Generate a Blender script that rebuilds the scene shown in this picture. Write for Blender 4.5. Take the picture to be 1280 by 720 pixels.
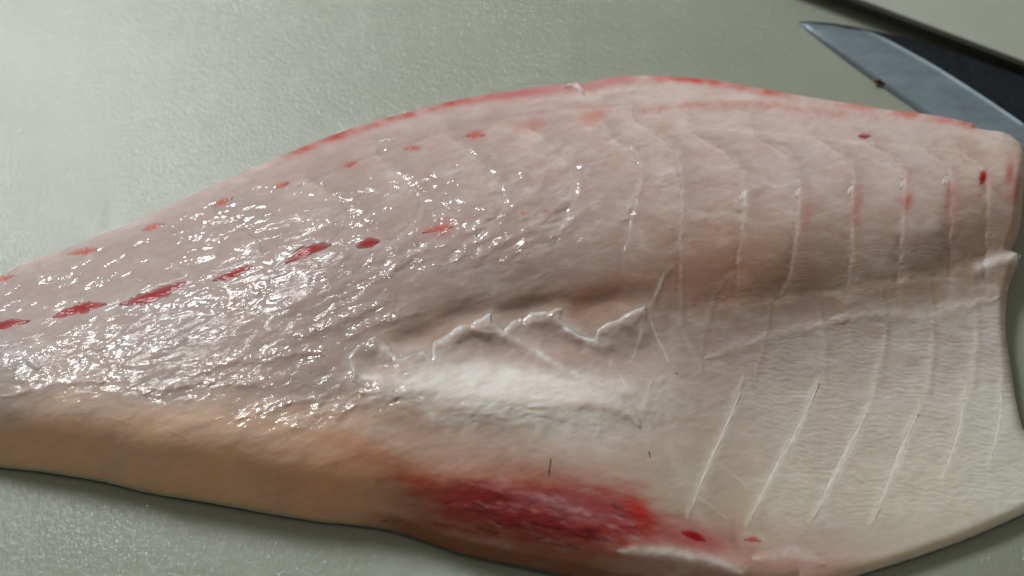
import bpy, math, random
import numpy as np
from mathutils import Vector

# ------------------------------------------------------------------ camera
for o in list(bpy.data.objects):
    bpy.data.objects.remove(o)
SC = bpy.context.scene
COL = SC.collection
HFOV = math.radians(45.0)
ELEV = math.radians(50.0)
DIST = 0.36
TGT = np.array([0.0, 0.0, 0.012])
CAM = TGT + DIST * np.array([0.0, -math.cos(ELEV), math.sin(ELEV)])
FWD = np.array([0.0, math.cos(ELEV), -math.sin(ELEV)])
RIGHT = np.array([1.0, 0.0, 0.0])
UP = np.cross(RIGHT, FWD)
TH = math.tan(HFOV / 2)

cd = bpy.data.cameras.new('camera')
cam = bpy.data.objects.new('camera', cd)
COL.objects.link(cam)
cam.location = CAM
cam.rotation_euler = (math.pi / 2 - ELEV, 0, 0)
cd.sensor_width = 36
cd.lens = 18 / TH
cd.clip_start = 0.01
cd.clip_end = 50
cd.dof.use_dof = True
cd.dof.focus_distance = 0.352
cd.dof.aperture_fstop = 9.0
SC.camera = cam

# ------------------------------------------------------------------ light
SC.view_settings.view_transform = 'Standard'
SC.view_settings.look = 'None'
SC.view_settings.exposure = 0.0
SC.view_settings.gamma = 1.0
W = bpy.data.worlds.new('World')
SC.world = W
W.use_nodes = True
W.node_tree.nodes['Background'].inputs['Color'].default_value = (1.0, 0.97, 0.84, 1)
W.node_tree.nodes['Background'].inputs['Strength'].default_value = 0.24
WIN_POS = (-0.43, 0.62, 0.62)
WIN_AIM = (-0.02, 0.03, 0.0)
ld = bpy.data.lights.new('window_light', 'AREA')
ld.shape = 'RECTANGLE'
ld.size = 0.30
ld.size_y = 0.22
ld.energy = 9.2
ld.color = (0.93, 0.98, 1.0)
lo = bpy.data.objects.new('window_light', ld)
COL.objects.link(lo)
lo.location = WIN_POS
lo.rotation_euler = (Vector(WIN_AIM) - Vector(WIN_POS)).to_track_quat('-Z', 'Y').to_euler()

# ------------------------------------------------------------------ helpers
rng = np.random.default_rng(11)


def lift(u, v, z):
    """point at height z (m) on the sight line of photo position (u, v)"""
    u = np.asarray(u, float); v = np.asarray(v, float); z = np.asarray(z, float)
    x = (u - 640) / 640 * TH
    y = (360 - v) / 640 * TH
    d = FWD + x[..., None] * RIGHT + y[..., None] * UP
    t = (z - CAM[2]) / d[..., 2]
    return CAM + t[..., None] * d


def sm(a, b, x):
    t = np.clip((x - a) / (b - a), 0, 1)
    return t * t * (3 - 2 * t)


def noise(x, y, seed=0):
    """gradient noise about -1..1"""
    r = np.random.default_rng(seed)
    N = 256
    ang = r.random((N, N)) * 2 * np.pi
    gx, gy = np.cos(ang), np.sin(ang)
    xi = np.floor(x).astype(int); yi = np.floor(y).astype(int)
    fx = x - xi; fy = y - yi
    sx = fx ** 3 * (fx * (fx * 6 - 15) + 10)
    sy = fy ** 3 * (fy * (fy * 6 - 15) + 10)

    def g(i, j):
        a = (xi + i) % N; b = (yi + j) % N
        return gx[a, b] * (fx - i) + gy[a, b] * (fy - j)
    n0 = g(0, 0) * (1 - sx) + g(1, 0) * sx
    n1 = g(0, 1) * (1 - sx) + g(1, 1) * sx
    return (n0 * (1 - sy) + n1 * sy) * 1.5


def fbm(x, y, seed=0, oct=3, gain=0.5):
    s = 0; a = 1.0; t = 0
    for k in range(oct):
        s = s + a * noise(x * 2 ** k, y * 2 ** k, seed + 17 * k)
        t += a; a *= gain
    return s / t


def spline(pts, n):
    """Catmull-Rom through pts, resampled evenly to n points"""
    P = np.array(pts, float)
    P = np.vstack([2 * P[0] - P[1], P, 2 * P[-1] - P[-2]])
    out = []
    for i in range(1, len(P) - 2):
        t = np.linspace(0, 1, 24, endpoint=False)[:, None]
        a, b, c, d = P[i - 1], P[i], P[i + 1], P[i + 2]
        out.append(0.5 * (2 * b + (c - a) * t + (2 * a - 5 * b + 4 * c - d) * t ** 2 + (3 * b - a - 3 * c + d) * t ** 3))
    out = np.vstack(out + [P[-2][None]])
    L = np.r_[0, np.cumsum(np.hypot(*np.diff(out, axis=0).T))]
    s = np.linspace(0, L[-1], n)
    return np.c_[np.interp(s, L, out[:, 0]), np.interp(s, L, out[:, 1])]


def pdist(U, V, poly):
    """distance to polyline and 0..1 position along it"""
    poly = np.array(poly, float)
    best = np.full(U.shape, 1e9); pos = np.zeros(U.shape)
    seg = np.hypot(*np.diff(poly, axis=0).T)
    cum = np.r_[0, np.cumsum(seg)]
    for i in range(len(poly) - 1):
        a = poly[i]; d = poly[i + 1] - a
        L2 = d @ d + 1e-9
        t = np.clip(((U - a[0]) * d[0] + (V - a[1]) * d[1]) / L2, 0, 1)
        dd = np.hypot(U - a[0] - t * d[0], V - a[1] - t * d[1])
        m = dd < best
        best = np.where(m, dd, best)
        pos = np.where(m, (cum[i] + t * seg[i]) / cum[-1], pos)
    return best, pos


def sdist(U, V, poly):
    """signed distance to a closed polygon, positive inside"""
    P = np.array(poly, float)
    d, _ = pdist(U, V, np.vstack([P, P[:1]]))
    ins = np.zeros(U.shape, bool)
    j = len(P) - 1
    for i in range(len(P)):
        xi, yi = P[i]; xj, yj = P[j]
        c = ((yi > V) != (yj > V)) & (U < (xj - xi) * (V - yi) / (yj - yi + 1e-12) + xi)
        ins ^= c
        j = i
    return np.where(ins, d, -d)


def lin(r, g, b):
    c = np.array([r, g, b]) / 255.0
    return np.where(c <= 0.04045, c / 12.92, ((c + 0.055) / 1.055) ** 2.4)


def mesh_obj(name, V, F, mat, parent=None, smooth=True):
    me = bpy.data.meshes.new(name)
    me.from_pydata([tuple(map(float, v)) for v in V], [], [tuple(map(int, f)) for f in F])
    me.validate()
    me.polygons.foreach_set('use_smooth', [smooth] * len(me.polygons))
    me.materials.append(mat)
    ob = bpy.data.objects.new(name, me)
    COL.objects.link(ob)
    if parent:
        ob.parent = parent
    return ob


def big_mesh(name, V, quads, mat, parent=None, extra=()):
    """fast mesh from numpy quads plus a few n-gons"""
    me = bpy.data.meshes.new(name)
    nq = len(quads)
    loops = np.concatenate([quads.ravel()] + [np.asarray(e) for e in extra]).astype(np.int32)
    starts = np.r_[np.arange(nq) * 4, nq * 4 + np.cumsum([0] + [len(e) for e in extra])[:len(extra)]].astype(np.int32)
    tot = np.r_[np.full(nq, 4), [len(e) for e in extra]].astype(np.int32)
    me.vertices.add(len(V)); me.vertices.foreach_set('co', V.astype(np.float32).ravel())
    me.loops.add(len(loops)); me.loops.foreach_set('vertex_index', loops)
    me.polygons.add(len(starts))
    me.polygons.foreach_set('loop_start', starts)
    me.polygons.foreach_set('loop_total', tot)
    me.polygons.foreach_set('use_smooth', np.ones(len(starts), bool))
    me.update(calc_edges=True)
    me.validate()
    me.materials.append(mat)
    ob = bpy.data.objects.new(name, me)
    COL.objects.link(ob)
    if parent:
        ob.parent = parent
    return ob


def set_attr(ob, name, data, kind):
    a = ob.data.attributes.new(name, kind, 'POINT')
    key = {'FLOAT': 'value', 'FLOAT_COLOR': 'color', 'FLOAT_VECTOR': 'vector'}[kind]
    a.data.foreach_set(key, np.ascontiguousarray(data, np.float32).ravel())


def tag(o, label=None, cat=None, group=None, kind=None):
    if label: o['label'] = label
    if cat: o['category'] = cat
    if group: o['group'] = group
    if kind: o['kind'] = kind
    return o


def empty(name, loc):
    o = bpy.data.objects.new(name, None)
    COL.objects.link(o)
    o.location = loc
    return o


class Mat:
    def __init__(s, name):
        s.m = bpy.data.materials.new(name); s.m.use_nodes = True
        s.nt = s.m.node_tree; s.b = s.nt.nodes['Principled BSDF']

    def n(s, t, **kw):
        nd = s.nt.nodes.new(t)
        for k, v in kw.items():
            if k in nd.inputs.keys() if isinstance(k, str) else False:
                nd.inputs[k].default_value = v
            else:
                setattr(nd, k, v)
        return nd

    def l(s, a, b):
        s.nt.links.new(a, b)

    def set(s, **kw):
        for k, v in kw.items():
            s.b.inputs[k.replace('_', ' ')].default_value = v
        return s

    def attr(s, name):
        a = s.nt.nodes.new('ShaderNodeAttribute'); a.attribute_name = name
        return a

    def math(s, op, a, b=None, c=None):
        nd = s.nt.nodes.new('ShaderNodeMath'); nd.operation = op
        for i, x in enumerate((a, b, c)):
            if x is None: continue
            if isinstance(x, (int, float)): nd.inputs[i].default_value = x
            else: s.l(x, nd.inputs[i])
        return nd.outputs[0]

    def noise(s, vec, scale, detail=2, rough=0.5, dist=0):
        nd = s.nt.nodes.new('ShaderNodeTexNoise')
        nd.inputs['Scale'].default_value = scale
        nd.inputs['Detail'].default_value = detail
        nd.inputs['Roughness'].default_value = rough
        nd.inputs['Distortion'].default_value = dist
        if vec is not None: s.l(vec, nd.inputs['Vector'])
        return nd.outputs['Fac']

    def bump(s, h, dist, strength=1.0, normal=None):
        nd = s.nt.nodes.new('ShaderNodeBump')
        nd.inputs['Distance'].default_value = dist
        if isinstance(strength, (int, float)): nd.inputs['Strength'].default_value = strength
        else: s.l(strength, nd.inputs['Strength'])
        s.l(h, nd.inputs['Height'])
        if normal is not None: s.l(normal, nd.inputs['Normal'])
        return nd.outputs['Normal']

    def mapping(s, vec, scale=(1, 1, 1), rot=(0, 0, 0)):
        nd = s.nt.nodes.new('ShaderNodeMapping')
        nd.inputs['Scale'].default_value = scale
        nd.inputs['Rotation'].default_value = rot
        s.l(vec, nd.inputs['Vector'])
        return nd.outputs[0]

    def ramp(s, fac, stops):
        nd = s.nt.nodes.new('ShaderNodeValToRGB')
        while len(nd.color_ramp.elements) < len(stops): nd.color_ramp.elements.new(0.5)
        for e, (p, c) in zip(nd.color_ramp.elements, stops):
            e.position = p; e.color = (*c, 1) if len(c) == 3 else c
        s.l(fac, nd.inputs['Fac'])
        return nd.outputs['Color']


# ------------------------------------------------------------------ materials
def mat_board():
    M = Mat('board_plastic')
    geo = M.nt.nodes.new('ShaderNodeTexCoord').outputs['Object']
    warp = M.noise(geo, 14, 2)
    big = M.ramp(warp, [(0.3, (0.25, 0.268, 0.215)), (0.7, (0.28, 0.292, 0.235))])
    M.l(big, M.b.inputs['Base Color'])
    M.set(Roughness=0.45, Specular_IOR_Level=0.2, Coat_Weight=0.65, Coat_Roughness=0.05, Coat_IOR=1.5)
    g1 = M.noise(M.mapping(geo, (1.0, 0.62, 1), (0, 0, 0.6)), 880, 3, 0.6)
    g2 = M.noise(geo, 380, 2, 0.5)
    sc = M.noise(M.mapping(geo, (60, 1500, 1), (0, 0, 0.5)), 1.0, 1)   # fine knife scratches
    h = M.math('ADD', M.math('MULTIPLY', g1, 1.0), M.math('MULTIPLY', g2, 0.45))
    h = M.math('ADD', h, M.math('MULTIPLY', sc, 0.12))
    M.l(M.bump(h, 0.00008), M.b.inputs['Normal'])
    M.l(M.bump(h, 0.00075), M.b.inputs['Coat Normal'])
    M.set(Subsurface_Weight=0.85, Subsurface_Scale=0.005, Subsurface_Radius=(0.9, 1.0, 0.45))
    return M.m


def mat_flesh(name='fish_flesh', rough=0.5):
    M = Mat(name)
    tint = M.attr('tint')
    wet = M.attr('wet').outputs['Fac']
    uv = M.attr('flow').outputs['Vector']
    fib = M.noise(M.mapping(uv, (1, 3.2, 1)), 230, 3, 0.6)
    fine = M.noise(uv, 900, 2, 0.6)
    mix = M.nt.nodes.new('ShaderNodeMix'); mix.data_type = 'RGBA'; mix.blend_type = 'MULTIPLY'
    mix.inputs[0].default_value = 1.0
    var = M.ramp(fib, [(0.3, (0.88, 0.87, 0.86)), (0.7, (1.0, 1.0, 1.0))])
    M.l(tint.outputs['Color'], mix.inputs[6]); M.l(var, mix.inputs[7])
    M.l(mix.outputs[2], M.b.inputs['Base Color'])
    M.set(Roughness=rough, Specular_IOR_Level=0.07)
    M.set(Subsurface_Weight=1.0, Subsurface_Scale=0.0046, Subsurface_Radius=(1.0, 0.62, 0.42))
    M.l(M.attr('soft').outputs['Fac'], M.b.inputs['Subsurface Weight'])
    M.set(Coat_Weight=0.0, Coat_Roughness=0.075, Coat_IOR=1.48)
    M.l(M.math('MULTIPLY_ADD', wet, 0.9, 0.05), M.b.inputs['Coat Weight'])
    h = M.math('ADD', M.math('MULTIPLY', fib, 0.09), M.math('MULTIPLY', fine, 0.3))
    st = M.math('MULTIPLY_ADD', wet, 0.6, 0.25)
    nb = M.bump(h, 0.0004, st)
    M.l(nb, M.b.inputs['Normal'])
    c1 = M.noise(M.mapping(uv, (1, 2.1, 1)), 165, 1.6, 0.5, 0.5)
    c2 = M.noise(M.mapping(uv, (1, 1.5, 1)), 1100, 1, 0.5)
    ch = M.math('ADD', c1, M.math('MULTIPLY', c2, 0.06))
    M.l(M.bump(ch, 0.0022, M.math('MULTIPLY_ADD', wet, 0.75, 0.25)), M.b.inputs['Coat Normal'])
    return M.m


def mat_simple(name, col, rough=0.35, sss=0.0, radius=(1, .4, .3), metal=0.0, bump=None, var=0.25, vs=400, coat=0.0):
    M = Mat(name)
    geo = M.nt.nodes.new('ShaderNodeTexCoord').outputs['Object']
    nz = M.noise(geo, vs, 3, 0.6)
    a = tuple(c * (1 - var) for c in col); b = tuple(min(1, c * (1 + var)) for c in col)
    M.l(M.ramp(nz, [(0.3, a), (0.7, b)]), M.b.inputs['Base Color'])
    M.set(Roughness=rough, Metallic=metal, Subsurface_Weight=sss, Subsurface_Scale=0.002, Subsurface_Radius=radius, Coat_Weight=coat, Coat_Roughness=0.1)
    if bump:
        M.l(M.bump(M.noise(geo, bump[0], 3), bump[1]), M.b.inputs['Normal'])
    return M.m


M_board = mat_board()
M_flesh = mat_flesh()
M_blood = mat_simple('blood', (0.25, 0.008, 0.008), 0.38, 0.15, bump=(700, 0.0004), var=0.5)
M_blood_pale = mat_simple('blood_pale', (0.36, 0.06, 0.045), 0.42, 0.4, bump=(900, 0.0003), var=0.3)
M_white = mat_simple('pale_membrane', (0.60, 0.57, 0.50), 0.5, 0.8, bump=(700, 0.0003), var=0.12)
M_white.node_tree.nodes['Principled BSDF'].inputs['Specular IOR Level'].default_value = 0.25
M_skin = mat_simple('fish_skin', (0.045, 0.042, 0.035), 0.35, bump=(600, 0.0004))
M_forge = mat_simple('black_forge_scale', (0.008, 0.010, 0.014), 0.8, bump=(300, 0.0004), var=0.5)
M_forge.node_tree.nodes['Principled BSDF'].inputs['Specular IOR Level'].default_value = 0.2
M_hair = mat_simple('dark_fibre', (0.03, 0.012, 0.01), 0.4)
M_dark = mat_simple('dark_rubber', (0.016, 0.013, 0.010), 0.6)
M_tray = mat_simple('tray_enamel', (0.34, 0.36, 0.31), 0.4, var=0.06, vs=60)
M_counter = mat_simple('counter_top', (0.20, 0.19, 0.16), 0.5, var=0.2, vs=50)
M_wood = mat_simple('handle_wood', (0.16, 0.09, 0.045), 0.5, var=0.3, vs=120)


def mat_steel():
    M = Mat('polished_steel')
    geo = M.nt.nodes.new('ShaderNodeTexCoord').outputs['Object']
    st = M.noise(M.mapping(geo, (9, 22, 1), (0, 0, -0.5)), 6, 5, 0.7)
    M.l(M.ramp(st, [(0.25, (0.21, 0.19, 0.16)), (0.36, (0.24, 0.29, 0.34)), (0.75, (0.36, 0.43, 0.50))]), M.b.inputs['Base Color'])  # bluish sky reflection put into the steel's base colour
    M.set(Metallic=0.75, Roughness=0.38)
    return M.m


M_steel = mat_steel()

# ------------------------------------------------------------------ board, counter, tray
# far edge of the board and rim of the tray, found from where they run in the photograph
RIM_Z = 0.0075
RA = lift(1060, -4, RIM_Z); RB = lift(1280, 79, RIM_Z)
rd = (RB - RA) / np.linalg.norm(RB - RA)
rn = np.array([-rd[1], rd[0], 0.0])           # away from the board
if rn[1] < 0: rn = -rn


def slab(name, poly, z0, z1, r, mat, parent=None, seg=5):
    """solid slab with rounded top edge over a convex polygon (counter-clockwise)"""
    P = np.array(poly, float)[:, :2]
    n = len(P)
    rings = []

    def inset(d):
        out = []
        for i in range(n):
            a, b, c = P[i - 1], P[i], P[(i + 1) % n]
            e1 = (b - a) / np.linalg.norm(b - a); e2 = (c - b) / np.linalg.norm(c - b)
            n1 = np.array([-e1[1], e1[0]]); n2 = np.array([-e2[1], e2[0]])
            out.append(b + d * (n1 + n2) / (1 + n1 @ n2))
        return out
    rings.append([(*p, z0) for p in inset(0)])
    for k in range(seg + 1):
        a = math.pi / 2 * k / seg
        rings.append([(*p, z1 - r + r * math.sin(a)) for p in inset(r * (1 - math.cos(a)))])
    Vv = [v for rg in rings for v in rg]
    F = []
    for k in range(len(rings) - 1):
        for i in range(n):
            j = (i + 1) % n
            F.append((k * n + i, k * n + j, (k + 1) * n + j, (k + 1) * n + i))
    F.append(tuple((len(rings) - 1) * n + i for i in range(n)))
    F.append(tuple(range(n))[::-1])
    return mesh_obj(name, Vv, F, mat, parent, smooth=False)


def quad_along(p0, d, nrm, l0, l1, w0, w1):
    return [p0 + d * l0 + nrm * w0, p0 + d * l1 + nrm * w0, p0 + d * l1 + nrm * w1, p0 + d * l0 + nrm * w1]


base = np.array([RA[0], RA[1], 0.0])
board = slab('cutting_board', quad_along(base, rd, rn, -0.36, 0.34, -0.46, 0.012), -0.022, 0.0, 0.003, M_board)
tag(board, 'pale grey-green plastic cutting board with grainy glossy surface under the fish fillet', 'cutting board')
counter = slab('counter', [(-1.2, -0.9, 0), (1.2, -0.9, 0), (1.2, 1.0, 0), (-1.2, 1.0, 0)], -0.06, -0.0225, 0.002, M_counter)
tag(counter, kind='structure')
tray = empty('tray', tuple(base + rn * 0.1))
tag(tray, 'pale grey tray with dark rim beyond the knife at the far edge of the board', 'tray')


def in_tray(o):
    o.parent = tray
    o.matrix_parent_inverse = tray.matrix_world.inverted()
    return o


bpy.context.view_layer.update()
tray.matrix_world
in_tray(slab('tray_top', quad_along(base, rd, rn, -0.4, 0.45, 0.0008, 0.3), RIM_Z - 0.0025, RIM_Z + 0.0006, 0.0008, M_tray))
in_tray(slab('rim', quad_along(base, rd, rn, -0.4, 0.45, -0.0012, 0.0006), RIM_Z - 0.0020, RIM_Z, 0.0007, M_dark))
in_tray(slab('tray_body', quad_along(base, rd, rn, -0.4, 0.45, 0.013, 0.29), -0.0225, RIM_Z - 0.0026, 0.001, M_dark))

# ------------------------------------------------------------------ fish fillet: outline in the photograph -> board
TOP = [(-262, 452), (-190, 425), (-120, 396), (-50, 366), (0, 348), (31, 332), (94, 309), (169, 279), (250, 242), (300, 220), (360, 194),
       (422, 169), (469, 154), (516, 141), (579, 126), (641, 116), (704, 108), (735, 106), (767, 99), (814, 97), (886, 102), (951, 113),
       (1001, 122), (1051, 130), (1120, 141), (1150, 144), (1190, 151), (1213, 157), (1222, 163), (1255, 167), (1275, 180)]
RGT = [(1275, 180), (1281, 200), (1278, 240), (1274, 282), (1264, 312), (1275, 320), (1268, 338), (1259, 365), (1256, 410), (1262, 455),
       (1270, 505), (1282, 545), (1310, 572), (1352, 592)]
BOT = [(-262, 538), (-190, 552), (-120, 563), (-50, 573), (0, 583), (60, 590), (134, 602), (187, 615), (272, 629), (342, 642), (400, 651),
       (440, 655), (487, 662), (533, 677), (580, 693), (633, 705), (700, 719), (770, 733), (850, 744), (930, 746), (1000, 739), (1050, 726), (1090, 714),
       (1150, 695), (1215, 671), (1280, 642), (1325, 618), (1352, 592)]
LFT = [(-262, 452), (-272, 475), (-274, 500), (-272, 522), (-262, 538)]
NU, NV = 1000, 500
cT, cB = spline(TOP, NU), spline(BOT, NU)
cL, cR = spline(LFT, NV), spline(RGT, NV)
s = np.linspace(0, 1, NU)[:, None, None]; t = np.linspace(0, 1, NV)[None, :, None]
G = (1 - t) * cT[:, None] + t * cB[:, None] + (1 - s) * cL[None] + s * cR[None] - (
    (1 - s) * (1 - t) * cT[0] + s * (1 - t) * cT[-1] + (1 - s) * t * cB[0] + s * t * cB[-1])
U, V = G[..., 0], G[..., 1]

# thickness (mm) by thin-plate spline
HP = [(-250, 490, 6), (-150, 440, 9), (-150, 500, 10), (-150, 550, 11), (0, 370, 7), (0, 410, 12), (0, 470, 15.5), (0, 530, 15), (0, 575, 14),
      (200, 285, 7), (200, 340, 13), (200, 420, 17.5), (200, 490, 18), (200, 540, 17.5), (200, 605, 16),
      (400, 190, 7), (400, 250, 15), (400, 330, 19), (400, 420, 18.5), (400, 490, 18), (400, 560, 17), (400, 640, 15.5),
      (640, 125, 7.5), (640, 180, 15), (640, 250, 21), (640, 320, 21.5), (640, 375, 17.5), (640, 420, 13.5), (640, 480, 14.5), (640, 530, 14.5),
      (640, 590, 14), (640, 650, 13), (640, 700, 11),
      (820, 105, 7), (820, 160, 14.5), (820, 240, 21.5), (820, 300, 22), (820, 345, 19), (820, 400, 13.5), (820, 460, 11), (820, 540, 10.5), (820, 620, 10), (820, 690, 8.5), (820, 735, 6),
      (1000, 130, 7), (1000, 180, 13.5), (1000, 240, 20), (1000, 290, 21), (1000, 340, 16.5), (1000, 385, 10.5), (1000, 440, 7.5), (1000, 560, 6), (1000, 680, 5.5), (1000, 735, 4),
      (1170, 155, 7), (1170, 190, 12), (1170, 240, 17), (1170, 285, 17), (1170, 325, 11.5), (1170, 360, 8), (1170, 430, 6), (1170, 560, 5), (1170, 690, 3.5),
      (1265, 180, 8), (1265, 215, 12), (1265, 255, 12), (1265, 300, 8.5), (1262, 340, 6.5), (1262, 420, 5.2), (1262, 560, 4.6), (1262, 640, 4), (1350, 590, 3.5)]
HP = np.array(HP, float)


def tps_fit(P, val, lam=0.0):
    n = len(P)
    r2 = ((P[:, None] - P[None]) ** 2).sum(-1)
    K = 0.5 * r2 * np.log(r2 + 1e-12) + lam * np.eye(n)
    A = np.zeros((n + 3, n + 3)); A[:n, :n] = K; A[:n, n] = 1; A[:n, n + 1:] = P; A[n:, :n] = A[:n, n:].T
    return np.linalg.solve(A, np.r_[val, 0, 0, 0])


PP = HP[:, :2] / 300.0
wt = tps_fit(PP, HP[:, 2], 0.01)
H = wt[-3] + wt[-2] * U / 300 + wt[-1] * V / 300
for i, (a, b) in enumerate(PP):
    r2 = (U / 300 - a) ** 2 + (V / 300 - b) ** 2
    H = H + wt[i] * 0.5 * r2 * np.log(r2 + 1e-12)
H = np.maximum(H, 2.0)
dT, _ = pdist(U, V, cT[::12])
dB, _ = pdist(U, V, cB[::12])
dR, _ = pdist(U, V, cR[::12])
dL, _ = pdist(U, V, cL[::20])
HT = H.copy()


def edge(d, w, k):
    q = np.clip(1 - d / w, 0, 1)
    return 1 - k * (1 - np.sqrt(np.maximum(1 - q * q, 0)))


wB = np.interp(U, [-260, 0, 420, 700, 1000, 1100, 1300], [70, 112, 116, 84, 40, 16, 16])
kB = np.where(U < 1000, 0.95, 0.80)
wall = 1 - kB * np.clip(1 - dB / wB, 0, 1) ** 2.3
H = H * edge(dT, 26, 0.45) * np.where(U < 1000, wall, edge(dB, wB, kB)) * edge(dR, 12, 0.5) * edge(dL, 40, 0.7)
# right end of the loin: the cut face
H0 = H.copy()

# ------------------------------------------------------------------ colours and relief, in layers
RED = lin(150, 30, 28); DEEP = lin(96, 14, 18)
CP = [(-150, 480, 176, 160, 150), (0, 380, 176, 156, 150), (0, 440, 184, 172, 168), (0, 500, 178, 160, 146), (0, 550, 232, 192, 156), (60, 575, 236, 190, 150),
      (200, 300, 176, 154, 148), (200, 400, 178, 162, 158), (200, 480, 180, 164, 154), (200, 540, 228, 190, 156), (250, 600, 236, 188, 148),
      (400, 200, 176, 150, 142), (400, 300, 182, 164, 156), (400, 400, 176, 156, 148), (400, 470, 176, 158, 146), (400, 540, 218, 182, 154), (420, 610, 230, 176, 138),
      (560, 160, 182, 158, 148), (560, 230, 184, 164, 154), (560, 330, 182, 160, 154), (560, 400, 178, 152, 134), (600, 480, 214, 206, 198), (520, 540, 188, 158, 138),
      (650, 560, 186, 150, 130), (650, 620, 176, 120, 98), (700, 700, 160, 106, 80), (560, 670, 172, 116, 86),
      (720, 150, 196, 172, 160), (720, 250, 190, 168, 160), (720, 330, 184, 164, 150), (740, 375, 178, 138, 110), (740, 430, 184, 160, 150), (740, 510, 212, 206, 198),
      (760, 580, 194, 164, 148), (860, 150, 204, 182, 170), (860, 220, 194, 170, 162), (880, 300, 188, 158, 138), (900, 350, 172, 130, 104), (860, 430, 186, 164, 152),
      (860, 520, 190, 174, 158), (860, 600, 194, 180, 160), (870, 690, 196, 160, 144), (860, 730, 178, 138, 112),
      (1000, 150, 206, 182, 172), (1000, 210, 194, 172, 166), (1020, 300, 186, 162, 146), (1000, 360, 176, 148, 126), (1000, 430, 184, 170, 152), (1000, 520, 200, 188, 168),
      (1000, 620, 212, 202, 178), (1000, 700, 206, 182, 162), (1130, 160, 204, 184, 174), (1130, 210, 194, 172, 164), (1130, 290, 188, 166, 152), (1130, 345, 184, 160, 140),
      (1150, 420, 190, 180, 164), (1150, 520, 206, 198, 178), (1150, 620, 216, 210, 184), (1130, 690, 214, 202, 176), (1240, 190, 206, 182, 166), (1240, 270, 186, 154, 136), (1230, 330, 182, 150, 128),
      (1240, 400, 190, 184, 170), (1240, 520, 210, 206, 188), (1250, 610, 218, 214, 192)]
CP = np.array(CP, float)
num = 0; den = 0
wx = 14 * fbm(U / 60, V / 60, 5); wy = 14 * fbm(U / 60, V / 60, 9)
for a, b, r, g, bb in CP:
    w = 1.0 / (((U + wx - a) / 1.35) ** 2 + (V + wy - b) ** 2 + 500.0) ** 1.7
    num = num + w[..., None] * lin(r, g, bb); den = den + w
C = num / den[..., None] * 0.90
grey = 0.12 * sm(560, 470, V)[..., None]
C = C * (1 - grey) + grey * (C @ np.array([0.25, 0.6, 0.15]))[..., None] * np.array([1.04, 0.985, 1.0])
C = C * np.array([1.04, 1.03, 1.055])
C = C * 0.93 + 0.05 * lin(230, 216, 204)


def paint(mask, col):
    global C
    m = np.clip(mask, 0, 1)[..., None]
    C = C * (1 - m) + np.asarray(col) * m


def stroke(poly, w, dh=0.0, col=None, alpha=1.0, soft=1.0, taper=True, n=0, jit=0.0, hw=None, brk=0.75):
    """line along poly: raises the surface by dh mm and tints it"""
    global H
    P = spline(poly, n or max(6, 6 * len(poly)))
    x0, y0 = P.min(0) - 4 * w - 8; x1, y1 = P.max(0) + 4 * w + 8
    sel = (U > x0) & (U < x1) & (V > y0) & (V < y1)
    if not sel.any(): return
    u, v = U[sel], V[sel]
    if jit:
        u = u + jit * fbm(u / 14, v / 14, 31); v = v + jit * fbm(u / 14, v / 14, 37)
    d, p = pdist(u, v, P)
    wl = w * (np.sqrt(np.clip(4 * p * (1 - p), 0, 1)) if taper else 1) + 1e-3
    k = np.exp(-(d / (wl * 0.6)) ** 2 * soft)
    kc = k * (1 - brk + brk * 1.3 * sm(-0.45, 0.5, fbm(u / 17, v / 17, 33, 3)))
    if dh:
        kh = k if hw is None else np.exp(-(d / (hw * 0.6)) ** 2)
        H[sel] += dh * kh
    if col is not None:
        c = C[sel]; m = np.clip(alpha * kc, 0, 1)[..., None]
        C[sel] = c * (1 - m) + np.asarray(col) * m


def blob(cx, cy, rx, ry, ang=0, rough=0.0, seed=0, p=2.0):
    ca, sa = math.cos(math.radians(ang)), math.sin(math.radians(ang))
    x = (U - cx) * ca - (V - cy) * sa; y = (U - cx) * sa + (V - cy) * ca
    q = (x / rx) ** 2 + (y / ry) ** 2
    if rough: q = q * np.maximum(1 + rough * fbm(U / 22, V / 22, seed, 4), 0.3)
    return np.exp(-np.maximum(q, 0) ** (p / 2))


# medium mottling of the flesh
flow_a = math.radians(-20)
fu = U * math.cos(flow_a) + V * math.sin(flow_a); fv = -U * math.sin(flow_a) + V * math.cos(flow_a)
mot = fbm(fu / 55, fv / 24, 3, 4)
C *= (1 + 0.10 * mot)[..., None]
m1 = fbm((U + 0.2 * V) / 60, (V - 0.12 * U) / 17 + 0.8 * fbm(U / 50, V / 50, 22), 23, 4)
m2 = fbm((U + 0.1 * V) / 26, (V - 0.08 * U) / 9, 25, 4)
rt = sm(520, 640, U)
paint(0.24 * sm(0.02, 0.55, m1) * rt, lin(224, 214, 208))
paint(0.34 * sm(0.0, -0.5, m1) * rt * sm(460, 400, V), lin(172, 134, 118))
paint(0.14 * sm(0.1, 0.5, m2), lin(216, 200, 196))
paint(0.22 * sm(-0.1, -0.5, m2) * sm(520, 470, V), lin(176, 138, 132))
paint(0.30 * sm(0.15, 0.55, fbm(U / 70, V / 40, 27, 3)) * sm(480, 430, V), lin(184, 146, 146))
milky = sm(0.05, 0.7, fbm(fu / 90, fv / 26, 21, 4)) * sm(900, 600, U) * sm(500, 440, V)
paint(0.22 * milky, lin(206, 200, 200))

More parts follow.
